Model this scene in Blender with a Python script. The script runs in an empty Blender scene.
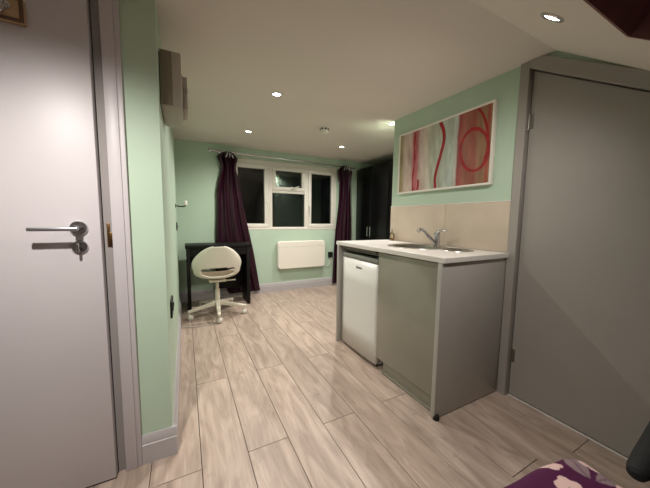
import bpy, bmesh, math, random
from mathutils import Vector, Matrix
random.seed(4)
S = bpy.context.scene
C = S.collection
PI = math.pi
rad = math.radians

# ---------------------------------------------------------------- render look
S.view_settings.view_transform = 'Standard'
S.view_settings.look = 'None'
S.view_settings.gamma = 1.0
S.view_settings.exposure = 1.7
S.view_settings.use_curve_mapping = False

# ---------------------------------------------------------------- materials
def lin(c):
    return tuple(((v / 255) / 12.92 if v / 255 <= .04045 else ((v / 255 + .055) / 1.055) ** 2.4) for v in c) + (1,)

def mat(name, col, rough=.5, metal=0., spec=.5, var=0., scale=8., bump=0., bscale=60., coat=0., sheen=0., trans=0., ior=1.45):
    m = bpy.data.materials.new(name); m.use_nodes = True
    nt = m.node_tree; b = nt.nodes['Principled BSDF']
    c = lin(col)
    b.inputs['Base Color'].default_value = c
    b.inputs['Roughness'].default_value = rough
    b.inputs['Metallic'].default_value = metal
    b.inputs['Specular IOR Level'].default_value = spec
    b.inputs['Coat Weight'].default_value = coat
    b.inputs['Coat Roughness'].default_value = .08
    b.inputs['Sheen Weight'].default_value = sheen
    b.inputs['Transmission Weight'].default_value = trans
    b.inputs['IOR'].default_value = ior
    tc = nt.nodes.new('ShaderNodeTexCoord')
    if var:
        n = nt.nodes.new('ShaderNodeTexNoise'); n.inputs['Scale'].default_value = scale; n.inputs['Detail'].default_value = 5
        r = nt.nodes.new('ShaderNodeValToRGB')
        r.color_ramp.elements[0].position = .3; r.color_ramp.elements[1].position = .7
        r.color_ramp.elements[0].color = tuple(v * (1 - var) for v in c[:3]) + (1,)
        r.color_ramp.elements[1].color = tuple(min(1, v * (1 + var)) for v in c[:3]) + (1,)
        nt.links.new(tc.outputs['Object'], n.inputs['Vector'])
        nt.links.new(n.outputs['Fac'], r.inputs['Fac'])
        nt.links.new(r.outputs['Color'], b.inputs['Base Color'])
    if bump:
        n2 = nt.nodes.new('ShaderNodeTexNoise'); n2.inputs['Scale'].default_value = bscale; n2.inputs['Detail'].default_value = 3
        bp = nt.nodes.new('ShaderNodeBump'); bp.inputs['Strength'].default_value = bump; bp.inputs['Distance'].default_value = .003
        nt.links.new(tc.outputs['Object'], n2.inputs['Vector'])
        nt.links.new(n2.outputs['Fac'], bp.inputs['Height'])
        nt.links.new(bp.outputs['Normal'], b.inputs['Normal'])
    return m

def emit(name, col, strength):
    m = bpy.data.materials.new(name); m.use_nodes = True
    b = m.node_tree.nodes['Principled BSDF']
    b.inputs['Base Color'].default_value = lin(col)
    b.inputs['Emission Color'].default_value = lin(col)
    b.inputs['Emission Strength'].default_value = strength
    return m

M = {}
M['green'] = mat('mint_paint', (181, 202, 181), .6, var=.03, scale=3, bump=.08, bscale=90)
M['white_paint'] = mat('ceiling_paint', (222, 214, 204), .75, var=.02, scale=2, bump=.06, bscale=70)
M['cream_paint'] = mat('reveal_paint', (214, 212, 200), .6, var=.02)
M['grey_gloss'] = mat('pale_grey_door_paint', (192, 187, 190), .42, var=.02, scale=4, bump=.04, bscale=40)
M['grey_door'] = mat('warm_grey_door_paint', (155, 150, 144), .45, var=.03, scale=3, bump=.04, bscale=40)
M['skirting'] = mat('skirting_paint', (178, 174, 175), .45, var=.02)
M['jamb_shade'] = mat('shaded_jamb_grey', (146, 141, 139), .7)  # darker grey carries the shade on the jamb
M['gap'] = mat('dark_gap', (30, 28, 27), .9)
M['chrome'] = mat('chrome', (205, 205, 208), .16, 1.)
M['dark_chrome'] = mat('dark_chrome', (90, 92, 98), .2, 1.)
M['satin'] = mat('satin_chrome', (190, 190, 198), .38, 1.)
M['steel'] = mat('brushed_steel', (175, 172, 165), .28, 1., var=.1, scale=30)
M['hinge'] = mat('hinge_steel', (150, 146, 140), .4, 1.)
M['brass'] = mat('old_brass', (150, 120, 80), .3, 1.)
M['ply'] = mat('tan_wood', (176, 146, 112), .55, var=.15, scale=14)
M['ply_edge'] = mat('dark_wood_edge', (96, 70, 50), .6, var=.1)
M['cab'] = mat('grey_gloss_laminate', (140, 137, 124), .2, coat=.35, var=.02)
M['cab_side'] = mat('grey_satin_laminate', (168, 164, 158), .24, coat=.3, var=.02)
M['cab_in'] = mat('carcass_grey', (112, 108, 102), .6)
M['worktop'] = mat('white_laminate', (222, 218, 212), .28, var=.02, scale=20)
M['fridge'] = mat('white_enamel', (224, 223, 218), .3)
M['fridge_trim'] = mat('fridge_grey_trim', (128, 130, 122), .4)
M['black'] = mat('black_plastic', (18, 18, 19), .4)
M['rubber'] = mat('black_rubber', (14, 14, 14), .75)
M['tile'] = mat('beige_glazed_tile', (198, 184, 166), .22, var=.05, scale=7)
M['grout'] = mat('grout', (176, 164, 148), .8)
M['upvc'] = mat('white_upvc', (222, 218, 208), .35)
M['heater'] = mat('heater_white', (232, 226, 214), .4)
M['heater_grey'] = mat('heater_groove', (190, 186, 176), .5)
M['white_plastic'] = mat('white_plastic', (226, 224, 214), .4)
M['chair'] = mat('offwhite_shell', (222, 217, 202), .4)
M['seat_sheet'] = mat('taupe_seat_layer', (120, 106, 86), .85, var=.08, scale=30)
M['chair_metal'] = mat('white_powdercoat', (214, 208, 192), .4)
M['desk'] = mat('black_brown_wood', (15, 13, 13), .5, spec=.3, var=.2, scale=10)
M['wardrobe'] = mat('gloss_black', (8, 8, 9), .3, spec=.35)
M['ward_frame'] = mat('black_carcass', (16, 17, 16), .4, spec=.35)
M['curtain'] = mat('plum_satin', (38, 5, 23), .4, sheen=.0, var=.25, scale=6)
M['box_grey'] = mat('metal_grey', (170, 163, 150), .5)
M['box_dark'] = mat('dark_taupe_panel', (122, 113, 98), .55)
M['maroon'] = mat('maroon_fabric', (118, 78, 76), .8, var=.08, scale=20)
M['bed_dark'] = mat('charcoal_padding', (34, 36, 37), .75, var=.15, scale=25, bump=.3, bscale=200)
M['mattress'] = mat('mattress_white', (200, 196, 190), .8)
M['frame_white'] = mat('picture_frame_white', (226, 220, 210), .45)
M['bulb'] = emit('lamp_face', (255, 246, 230), 9.)
M['amber'] = mat('amber_liquid', (196, 146, 70), .1, trans=.5)
M['logo'] = mat('dark_print', (70, 70, 68), .5)
M['led'] = emit('red_led', (255, 60, 40), .4)

def glass_mat(name, tint, rough=0.0):
    m = bpy.data.materials.new(name); m.use_nodes = True
    nt = m.node_tree; nt.nodes.clear()
    o = nt.nodes.new('ShaderNodeOutputMaterial'); mx = nt.nodes.new('ShaderNodeMixShader')
    t = nt.nodes.new('ShaderNodeBsdfTransparent'); g = nt.nodes.new('ShaderNodeBsdfGlossy')
    f = nt.nodes.new('ShaderNodeFresnel'); f.inputs['IOR'].default_value = 1.55
    t.inputs['Color'].default_value = tint; g.inputs['Roughness'].default_value = rough
    nt.links.new(f.outputs[0], mx.inputs[0]); nt.links.new(t.outputs[0], mx.inputs[1]); nt.links.new(g.outputs[0], mx.inputs[2])
    nt.links.new(mx.outputs[0], o.inputs[0])
    return m
M['glass'] = glass_mat('window_glass', (.85, .9, .88, 1))
M['bottle_glass'] = glass_mat('bottle_glass', (.86, .84, .76, 1), .02)

def floor_mat():
    m = bpy.data.materials.new('grey_oak_planks'); m.use_nodes = True
    nt = m.node_tree; b = nt.nodes['Principled BSDF']; L = nt.links.new
    tc = nt.nodes.new('ShaderNodeTexCoord'); geo = nt.nodes.new('ShaderNodeNewGeometry')
    # offset the grain per plank
    cm = nt.nodes.new('ShaderNodeMath'); cm.operation = 'MULTIPLY'; cm.inputs[1].default_value = 37.
    L(geo.outputs['Random Per Island'], cm.inputs[0])
    cx = nt.nodes.new('ShaderNodeCombineXYZ'); L(cm.outputs[0], cx.inputs[0]); L(cm.outputs[0], cx.inputs[1]); L(cm.outputs[0], cx.inputs[2])
    add = nt.nodes.new('ShaderNodeVectorMath'); add.operation = 'ADD'
    L(tc.outputs['Object'], add.inputs[0]); L(cx.outputs[0], add.inputs[1])
    def stretched(sx, sy, sc, det, dist=0.):
        mp = nt.nodes.new('ShaderNodeMapping'); mp.inputs['Scale'].default_value = (sx, sy, 1)
        L(add.outputs[0], mp.inputs['Vector'])
        n = nt.nodes.new('ShaderNodeTexNoise'); n.inputs['Scale'].default_value = sc; n.inputs['Detail'].default_value = det
        n.inputs['Distortion'].default_value = dist
        L(mp.outputs[0], n.inputs['Vector']); return n
    broad = stretched(12, 2.6, 1., 7, 1.6)
    fine = stretched(70, 3.5, 1., 6, .6)
    knots = stretched(9, 3.2, 1.3, 3, 2.5)
    r1 = nt.nodes.new('ShaderNodeValToRGB')
    e = r1.color_ramp.elements
    e[0].position = .30; e[0].color = lin((156, 138, 126)); e[1].position = .68; e[1].color = lin((192, 174, 161))
    k = e.new(.5); k.color = lin((176, 158, 145))
    L(broad.outputs['Fac'], r1.inputs['Fac'])
    r2 = nt.nodes.new('ShaderNodeValToRGB'); r2.color_ramp.elements[0].position = .25; r2.color_ramp.elements[1].position = .7
    r2.color_ramp.elements[0].color = (.76, .74, .72, 1); r2.color_ramp.elements[1].color = (1.06, 1.05, 1.04, 1)
    L(fine.outputs['Fac'], r2.inputs['Fac'])
    mx = nt.nodes.new('ShaderNodeMix'); mx.data_type = 'RGBA'; mx.blend_type = 'MULTIPLY'; mx.inputs['Factor'].default_value = .8
    L(r1.outputs['Color'], mx.inputs['A']); L(r2.outputs['Color'], mx.inputs['B'])
    r3 = nt.nodes.new('ShaderNodeValToRGB'); r3.color_ramp.elements[0].position = .26; r3.color_ramp.elements[1].position = .36
    r3.color_ramp.elements[0].color = (.72, .68, .64, 1); r3.color_ramp.elements[1].color = (1, 1, 1, 1)
    L(knots.outputs['Fac'], r3.inputs['Fac'])
    mx2 = nt.nodes.new('ShaderNodeMix'); mx2.data_type = 'RGBA'; mx2.blend_type = 'MULTIPLY'; mx2.inputs['Factor'].default_value = .7
    L(mx.outputs['Result'], mx2.inputs['A']); L(r3.outputs['Color'], mx2.inputs['B'])
    # tone per plank
    r4 = nt.nodes.new('ShaderNodeMapRange'); r4.inputs['To Min'].default_value = .92; r4.inputs['To Max'].default_value = 1.06
    L(geo.outputs['Random Per Island'], r4.inputs['Value'])
    mx3 = nt.nodes.new('ShaderNodeVectorMath'); mx3.operation = 'SCALE'
    L(mx2.outputs['Result'], mx3.inputs[0]); L(r4.outputs[0], mx3.inputs['Scale'])
    L(mx3.outputs[0], b.inputs['Base Color'])
    b.inputs['Roughness'].default_value = .42
    bp = nt.nodes.new('ShaderNodeBump'); bp.inputs['Strength'].default_value = .12; bp.inputs['Distance'].default_value = .002
    L(fine.outputs['Fac'], bp.inputs['Height']); L(bp.outputs['Normal'], b.inputs['Normal'])
    return m
M['floor'] = floor_mat()

def painting_mat():
    m = bpy.data.materials.new('painted_canvas'); m.use_nodes = True
    nt = m.node_tree; b = nt.nodes['Principled BSDF']; L = nt.links.new
    tc = nt.nodes.new('ShaderNodeTexCoord')
    n = nt.nodes.new('ShaderNodeTexNoise'); n.inputs['Scale'].default_value = 1.; n.inputs['Detail'].default_value = 6
    mp = nt.nodes.new('ShaderNodeMapping'); mp.inputs['Scale'].default_value = (1, 26, 6)
    L(tc.outputs['Object'], mp.inputs['Vector']); L(mp.outputs[0], n.inputs['Vector'])
    sep = nt.nodes.new('ShaderNodeSeparateXYZ'); L(tc.outputs['Object'], sep.inputs[0])
    n0 = nt.nodes.new('ShaderNodeTexNoise'); n0.inputs['Scale'].default_value = 5; n0.inputs['Detail'].default_value = 4
    L(tc.outputs['Object'], n0.inputs['Vector'])
    # object origin at the centre of the canvas, Y runs to the left of the picture
    ma = nt.nodes.new('ShaderNodeMath'); ma.operation = 'MULTIPLY_ADD'; ma.inputs[1].default_value = -1 / .83; ma.inputs[2].default_value = .5
    L(sep.outputs['Y'], ma.inputs[0])
    mb = nt.nodes.new('ShaderNodeMath'); mb.operation = 'MULTIPLY_ADD'; mb.inputs[1].default_value = .05; mb.inputs[2].default_value = -.025
    L(n0.outputs['Fac'], mb.inputs[0])
    mc = nt.nodes.new('ShaderNodeMath'); mc.operation = 'ADD'; L(ma.outputs[0], mc.inputs[0]); L(mb.outputs[0], mc.inputs[1])
    r = nt.nodes.new('ShaderNodeValToRGB'); e = r.color_ramp.elements
    stops = [(0., (150, 140, 96)), (.035, (158, 146, 104)), (.06, (200, 184, 170)), (.17, (202, 182, 172)), (.2, (186, 92, 100)),
             (.25, (196, 120, 122)), (.275, (204, 184, 176)), (.38, (208, 200, 184)), (.42, (188, 194, 174)), (.58, (182, 194, 180)),
             (.66, (188, 202, 194)), (.70, (196, 196, 186)), (.715, (158, 70, 70)), (.78, (156, 100, 84)), (.86, (154, 84, 70)),
             (.90, (144, 108, 82)), (.955, (150, 114, 82)), (.97, (160, 62, 60)), (.99, (150, 112, 76))]
    e[0].position = stops[0][0]; e[0].color = lin(stops[0][1]); e[1].position = stops[-1][0]; e[1].color = lin(stops[-1][1])
    for p, c in stops[1:-1]:
        k = e.new(p); k.color = lin(c)
    L(mc.outputs[0], r.inputs['Fac'])
    r2 = nt.nodes.new('ShaderNodeValToRGB'); r2.color_ramp.elements[0].position = .3; r2.color_ramp.elements[1].position = .72
    r2.color_ramp.elements[0].color = (.55, .47, .45, 1); r2.color_ramp.elements[1].color = (1.12, 1.12, 1.1, 1)
    L(n.outputs['Fac'], r2.inputs['Fac'])
    mx = nt.nodes.new('ShaderNodeMix'); mx.data_type = 'RGBA'; mx.blend_type = 'MULTIPLY'; mx.inputs['Factor'].default_value = .75
    L(r.outputs['Color'], mx.inputs['A']); L(r2.outputs['Color'], mx.inputs['B'])
    L(mx.outputs['Result'], b.inputs['Base Color']); b.inputs['Roughness'].default_value = .4
    return m
M['painting'] = painting_mat()
M['red_paint'] = mat('red_paint', (150, 30, 36), .35, var=.3, scale=24)

def duvet_mat():
    m = mat('purple_floral_duvet', (72, 8, 58), .85)
    nt = m.node_tree; L = nt.links.new; b = nt.nodes['Principled BSDF']
    at = nt.nodes.new('ShaderNodeAttribute'); at.attribute_name = 'print'
    sp = nt.nodes.new('ShaderNodeSeparateColor'); L(at.outputs['Color'], sp.inputs[0])
    m1 = nt.nodes.new('ShaderNodeMix'); m1.data_type = 'RGBA'; m1.inputs['A'].default_value = lin((72, 8, 58)); m1.inputs['B'].default_value = lin((132, 112, 118))
    m2 = nt.nodes.new('ShaderNodeMix'); m2.data_type = 'RGBA'; m2.inputs['B'].default_value = lin((214, 182, 176))
    L(sp.outputs[1], m1.inputs['Factor']); L(m1.outputs['Result'], m2.inputs['A']); L(sp.outputs[0], m2.inputs['Factor'])
    L(m2.outputs['Result'], b.inputs['Base Color'])
    return m
M['duvet'] = duvet_mat()
M['petal'] = mat('pale_petal_print', (214, 186, 178), .8, var=.08, scale=30)
M['leaf'] = mat('grey_leaf_print', (128, 112, 116), .8, var=.15, scale=40)

# ---------------------------------------------------------------- mesh helpers
class MB:
    def __init__(s): s.bm = bmesh.new()
    def _mat(s, faces, mi):
        for f in faces: f.material_index = mi
    def box(s, x0, x1, y0, y1, z0, z1, bev=0., seg=2, mi=0):
        n0 = len(s.bm.faces)
        b2 = bmesh.new()
        bmesh.ops.create_cube(b2, size=1)
        for v in b2.verts:
            v.co = Vector(((x0 + x1) / 2 + v.co.x * (x1 - x0), (y0 + y1) / 2 + v.co.y * (y1 - y0), (z0 + z1) / 2 + v.co.z * (z1 - z0)))
        if bev: bmesh.ops.bevel(b2, geom=list(b2.edges), offset=bev, segments=seg, affect='EDGES', profile=.5)
        s.merge(b2, mi); return s
    def merge(s, b2, mi=0, mtx=None):
        mp = {}
        for v in b2.verts: mp[v] = s.bm.verts.new(mtx @ v.co if mtx else v.co)
        for f in b2.faces:
            try:
                nf = s.bm.faces.new([mp[v] for v in f.verts]); nf.material_index = mi if mi else f.material_index; nf.smooth = f.smooth
            except ValueError: pass
        b2.free()
    def prism(s, poly, axis, a, b, mi=0):
        """extrude a 2-D polygon along an axis from a to b"""
        def P(p, t):
            return {'X': (t, p[0], p[1]), 'Y': (p[0], t, p[1]), 'Z': (p[0], p[1], t)}[axis]
        A = [s.bm.verts.new(P(p, a)) for p in poly]; B = [s.bm.verts.new(P(p, b)) for p in poly]
        n = len(poly); fs = [s.bm.faces.new(A), s.bm.faces.new(B[::-1])]
        for i in range(n): fs.append(s.bm.faces.new((A[i], B[i], B[(i + 1) % n], A[(i + 1) % n])))
        s._mat(fs, mi); return s
    def tube(s, pts, r, n=12, mi=0, cap=True, closed=False):
        pts = [Vector(p) for p in pts]; m = len(pts)
        rs = r if isinstance(r, (list, tuple)) else [r] * m
        rings = []; up = None
        for i, p in enumerate(pts):
            if closed: t = (pts[(i + 1) % m] - pts[i - 1])
            else: t = pts[min(i + 1, m - 1)] - pts[max(i - 1, 0)]
            t.normalize()
            if up is None:
                up = Vector((0, 0, 1)) if abs(t.z) < .9 else Vector((1, 0, 0))
            up = (up - t * up.dot(t)).normalized(); sd = t.cross(up)
            rings.append([s.bm.verts.new(p + (up * math.cos(2 * PI * k / n) + sd * math.sin(2 * PI * k / n)) * rs[i]) for k in range(n)])
        fs = []
        for i in range(m if closed else m - 1):
            A, B = rings[i], rings[(i + 1) % m]
            for k in range(n):
                f = s.bm.faces.new((A[k], A[(k + 1) % n], B[(k + 1) % n], B[k])); f.smooth = True; fs.append(f)
        if cap and not closed:
            fs.append(s.bm.faces.new(rings[0][::-1])); fs.append(s.bm.faces.new(rings[-1]))
        s._mat(fs, mi); return s
    def lathe(s, prof, n=32, mtx=None, mi=0):
        """profile of (r, z) pairs round the local Z axis"""
        mtx = mtx or Matrix(); rings = []; fs = []
        for r, z in prof:
            if r < 1e-6: rings.append([s.bm.verts.new(mtx @ Vector((0, 0, z)))])
            else: rings.append([s.bm.verts.new(mtx @ Vector((r * math.cos(2 * PI * k / n), r * math.sin(2 * PI * k / n), z))) for k in range(n)])
        for A, B in zip(rings, rings[1:]):
            for k in range(n):
                k2 = (k + 1) % n
                q = [A[0]] if len(A) == 1 else [A[k], A[k2]]
                q += [B[0]] if len(B) == 1 else [B[k2], B[k]]
                if len(q) >= 3:
                    f = s.bm.faces.new(q); f.smooth = True; fs.append(f)
        s._mat(fs, mi); return s
    def grid(s, fn, nu, nv, mi=0, skip=None, smooth=True):
        V = [[s.bm.verts.new(fn(i / nu, j / nv)) for i in range(nu + 1)] for j in range(nv + 1)]
        for j in range(nv):
            for i in range(nu):
                if skip and skip((i + .5) / nu, (j + .5) / nv): continue
                f = s.bm.faces.new((V[j][i], V[j][i + 1], V[j + 1][i + 1], V[j + 1][i])); f.smooth = smooth; f.material_index = mi
        return s
    def quad(s, a, b, c, d, mi=0):
        f = s.bm.faces.new([s.bm.verts.new(p) for p in (a, b, c, d)]); f.material_index = mi; return s
    def build(s, name, mats, parent=None, loc=None, recalc=True):
        if recalc: bmesh.ops.recalc_face_normals(s.bm, faces=list(s.bm.faces))
        me = bpy.data.meshes.new(name); 
        if loc is not None:
            for v in s.bm.verts: v.co -= Vector(loc)
        s.bm.to_mesh(me); s.bm.free(); me.set_sharp_from_angle(angle=rad(38))
        for m in (mats if isinstance(mats, list) else [mats]): me.materials.append(m)
        o = bpy.data.objects.new(name, me); C.objects.link(o)
        if loc is not None: o.location = loc
        if parent is not None:
            o.parent = parent
            if parent.type == 'EMPTY' or parent.location.length: o.matrix_parent_inverse = PINV.get(parent.name, Matrix())
        return o
PINV = {}

def thing(name, label, cat, loc=(0, 0, 0), group=None):
    o = bpy.data.objects.new(name, None); C.objects.link(o); o.location = loc; o.empty_display_size = .05
    o['label'] = label; o['category'] = cat
    if group: o['group'] = group
    PINV[o.name] = Matrix.Translation(loc).inverted()     # parts are written in world coordinates
    return o
def tag(o, label, cat, group=None):
    o['label'] = label; o['category'] = cat
    if group: o['group'] = group
    return o
def struct(o, label=None, cat=None):
    o['kind'] = 'structure'
    if label: o['label'] = label
    if cat: o['category'] = cat
    return o
def sempty(name, loc, label, cat):
    o = thing(name, label, cat, loc); o['kind'] = 'structure'; return o
def seal_bevel(o, w=.002, seg=2):
    m = o.modifiers.new('bevel', 'BEVEL'); m.width = w; m.segments = seg; m.limit_method = 'ANGLE'; return o
def subsurf(o, lv=2):
    m = o.modifiers.new('sub', 'SUBSURF'); m.levels = lv; m.render_levels = lv; return o

# ---------------------------------------------------------------- room dimensions
XL, XR = -.08, 1.785            # left wall of the deep part, wall with the picture
YF, YB = 1.37, 3.93             # wall with the left door, window wall
YC = .80                        # where the flat ceiling meets the sloped one
def zceil(y): return 1.99 + .018 * y
ZC = zceil(YC); SL = .757
def zslope(y): return ZC - SL * (YC - y)
XW, XE = -1.75, 3.2             # outer limits of the room
YN = -1.0

# floor: planks 197 mm wide, laid lengthwise, joints staggered by half
fl = MB()
x0 = .0355 - .1985 * 10; k = -10
while x0 < XE + .1:
    off = {0: 1.89, 1: 1.214}[k % 2]
    if k == 6: off = .578
    y = off - 1.37 * 4
    while y < 4.1:
        a, b = max(y, YN - .1), min(y + 1.37, 4.05)
        if b - a > .02:
            g = .0012
            fl.box(x0 + g, x0 + .1985 - g, a + g, b - g, -.012, 0, bev=.0012, seg=1, mi=0)
        y += 1.37
    x0 += .1985; k += 1
fl.box(XW - .1, XE + .1, YN - .1, 4.05, -.06, -.006, mi=1)
struct(fl.build('floor', [M['floor'], M['gap']]))

# ceiling
c = MB()
c.prism([(YC, ZC), (4.05, zceil(4.05)), (4.05, 2.4), (YC, 2.4)], 'X', XW - .1, XE + .1)
struct(c.build('ceiling', M['white_paint']))
# sloped part with a hole for the roof window
RX0, RX1 = .60, 1.268
sn = Vector((0, SL, -1)).normalized()          # underside normal
sv = Vector((0, 1, SL)).normalized()           # up the slope
def SP(x, s, d=0.):                            # point: s metres down the slope from the crease, d above the surface
    p = Vector((x, YC, ZC)) - sv * s - sn * d
    return p
s_top = .525; s_bot = 1.15; s_end = 2.25
def slab(mb, xa, xb, sa, sb, d0, d1, mi=0):
    P = [SP(x, s_, d) for d in (d0, d1) for x, s_ in ((xa, sa), (xb, sa), (xb, sb), (xa, sb))]
    V = [mb.bm.verts.new(p) for p in P]
    for q in ((0, 1, 2, 3), (7, 6, 5, 4), (0, 4, 5, 1), (1, 5, 6, 2), (2, 6, 7, 3), (3, 7, 4, 0)):
        mb.bm.faces.new([V[i] for i in q]).material_index = mi
c = MB()
slab(c, XW - .1, XE + .1, 0, s_top, 0, .14); slab(c, XW - .1, XE + .1, s_bot, s_end, 0, .14)
slab(c, XW - .1, RX0, s_top, s_bot, 0, .14); slab(c, RX1, XE + .1, s_top, s_bot, 0, .14)
struct(c.build('ceiling_slope', M['white_paint']), 'white sloping ceiling that comes down over the near end of the room', 'ceiling')
# roof window in the slope
rw = sempty('window_2', SP((RX0 + RX1) / 2, (s_top + s_bot) / 2), 'maroon lined roof window recess in the sloping ceiling', 'window')
c = MB(); t = .012
slab(c, RX0, RX1, s_top, s_top + t, 0, .2); slab(c, RX0, RX1, s_bot - t, s_bot, 0, .2)
slab(c, RX0, RX0 + t, s_top + t, s_bot - t, 0, .2); slab(c, RX1 - t, RX1, s_top + t, s_bot - t, 0, .2)
c.build('window_lining', M['maroon'], rw)
c = MB(); slab(c, RX0 + t, RX1 - t, s_top + t, s_bot - t, .19, .2); c.build('blind', M['maroon'], rw)

# walls
w = MB(); w.box(XL - .12, XL, YF + .12, YB + .12, 0, 2.15); struct(w.build('wall_left', M['green']))
w = MB()
DX0, DX1 = -1.10, -.288
w.box(-.262, XL, YF, YF + .12, 0, 2.15)
w.box(DX0 - .026, -.262, YF, YF + .12, 1.985, 2.15)
w.box(XW - .1, DX0 - .026, YF, YF + .12, 0, 2.15)
struct(w.build('wall_front', M['green']), 'mint green wall that holds the pale grey door', 'wall')
# window wall with its opening
WX0, WX1, WZ0, WZ1 = .585, 2.235, .93, 1.925
w = MB()
w.box(XL - .12, WX0, YB, YB + .14, 0, 2.15); w.box(WX1, XE + .12, YB, YB + .14, 0, 2.15)
w.box(WX0, WX1, YB, YB + .14, 0, WZ0); w.box(WX0, WX1, YB, YB + .14, WZ1, 2.15)
struct(w.build('wall_back', M['green']))
# wall with the picture, notch for the sloping door
w = MB()
w.box(XR, XR + .12, .940, 2.06, 0, 2.15)
w.box(XR, XR + .12, YN, .03, 0, 2.1)
w.prism([(.03, 1.44), (.40, 1.66), (.86, 1.985), (.940, 1.985), (.940, 2.15), (.03, 2.15)], 'X', XR, XR + .12)
w.box(XR + .12, XE + .12, 1.94, 2.06, 0, 2.15)
struct(w.build('wall_right', M['green']))
w = MB(); w.box(XE, XE + .12, 2.06, YB, 0, 2.15); struct(w.build('wall_alcove', M['green']))
w = MB(); w.box(XW - .12, XW, YN, YF, 0, 2.15); struct(w.build('wall_left_near', M['green']))
w = MB(); w.box(XW - .1, XE + .1, YN - .12, YN, 0, 1.2); struct(w.build('wall_knee', M['green']))

# skirting boards
def skirt_prof(t=.018, h=.13):
    return [(0, 0), (t, 0), (t, h * .68), (t - .004, h * .70), (t - .004, h * .88), (t - .012, h), (0, h)]
w = MB(); w.prism([(YB - p[0], p[1]) for p in skirt_prof()], 'X', XL, XE); struct(w.build('baseboard_back', M['skirting']))
w = MB()
w.prism([(YF - p[0], p[1]) for p in skirt_prof()], 'X', -.198, XL + .018)
w.prism([(XL + p[0], p[1]) for p in skirt_prof()], 'Y', YF + .0005, YB)
struct(w.build('baseboard_left', M['skirting']))

# ---------------------------------------------------------------- left door
d1 = sempty('door_1', (-.69, YF, 0), 'pale grey flush door with chrome lever handle', 'door')
YD = 1.325
w = MB()   # leaf (face towards the room at YD)
w.box(DX0, DX1, YD, YD + .04, .008, 1.955, bev=.0015)
w.build('door_leaf', M['grey_gloss'], d1)
w = MB()   # casing: flat face with a small step on the outer edge
for xa, xb, za, zb in ((-.257, -.216, 0, 2.0), (DX0 - .073, DX0 - .031, 0, 2.0), (DX0 - .031, -.257, 1.968, 2.0)):
    w.box(xa, xb, 1.346, YF + .1 if za == 0 and False else YF + .02, za, zb, bev=.0015)
w.box(-.216, -.199, 1.351, YF + .02, 0, 2.0, bev=.0015); w.box(DX0 - .09, DX0 - .073, 1.351, YF + .02, 0, 2.0, bev=.0015)
w.build('door_frame', M['grey_gloss'], d1)
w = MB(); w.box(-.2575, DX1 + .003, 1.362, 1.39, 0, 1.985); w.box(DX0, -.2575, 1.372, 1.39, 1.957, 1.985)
w.build('jamb_shade_strip', M['jamb_shade'], d1)  # jamb strip between leaf and casing, its shade put into the colour
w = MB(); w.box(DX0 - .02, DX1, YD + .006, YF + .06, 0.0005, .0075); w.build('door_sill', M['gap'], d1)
# latch keep on the jamb edge
w = MB(); w.box(-.276, -.2655, 1.3585, 1.3625, .978, 1.072, bev=.001); w.box(-.268, -.2575, 1.350, 1.36, .985, 1.035, bev=.002)
w.build('strike_plate', M['brass'], d1)
# handle
YA = Matrix.Translation((0, 0, 0)) 
def toward_room(x, z, y=YD): return Matrix.Translation((x, y, z)) @ Matrix.Rotation(PI / 2, 4, 'X')   # local +Z points to -Y
w = MB()
w.lathe([(0, 0), (.027, 0), (.027, .006), (.025, .009), (0, .009)], 32, toward_room(-.351, 1.054))
w.lathe([(.011, .008), (.011, .05), (.010, .056), (0, .056)], 20, toward_room(-.351, 1.054))
hl = w.build('handle', M['chrome'], d1)
w = MB(); w.box(-.472, -.339, YD - .062, YD - .050, 1.0455, 1.0585, bev=.003, seg=3); w.build('lever', M['satin'], hl)
w = MB()
w.lathe([(0, 0), (.025, 0), (.025, .005), (.023, .008), (0, .008)], 32, toward_room(-.351, .984))
w.lathe([(.008, .008), (.008, .022), (0, .022)], 16, toward_room(-.351, .984))
w.box(-.3555, -.3465, YD - .034, YD - .018, .968, 1.0, bev=.003)
w.build('thumb_turn', M['chrome'], d1)

# coat hook board on the door
hb = thing('coat_hook_board', 'small tan wooden board with chrome coat hook on the pale door', 'coat hook', (-.56, YD, 1.765))
w = MB(); w.box(-.78, -.447, YD - .018, YD, 1.726, 1.8, bev=.002); w.build('board', M['ply'], hb)
w = MB()
w.box(-.78, -.447, YD - .0205, YD - .0175, 1.726, 1.737, bev=.001); w.box(-.458, -.447, YD - .0205, YD - .0175, 1.737, 1.8, bev=.001)
w.box(-.78, -.458, YD - .0205, YD - .0175, 1.793, 1.8, bev=.001)
w.build('board_edge', M['ply_edge'], hb)
for hx in (-.49, -.66):
    w = MB(); w.lathe([(0, 0), (.014, 0), (.013, .004), (0, .005)], 20, toward_room(hx, 1.77, YD - .018))
    pts = []
    for i in range(13):
        a = -PI / 2 + i / 12 * PI * 1.15
        pts.append((hx - .004 * i / 12, YD - .024 - .03 * (1 - math.cos(i / 12 * PI)) * .5 - .012, 1.752 - .024 * math.cos(a + .2) + .03 * i / 12))
    w.tube([(hx, YD - .02, 1.775)] + pts, .0038, 10)
    w.tube([(hx, YD - .02, 1.775), (hx - .02, YD - .05, 1.80), (hx - .045, YD - .075, 1.812)], .0038, 10)
    w.build('hook', M['chrome'], hb)

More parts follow.
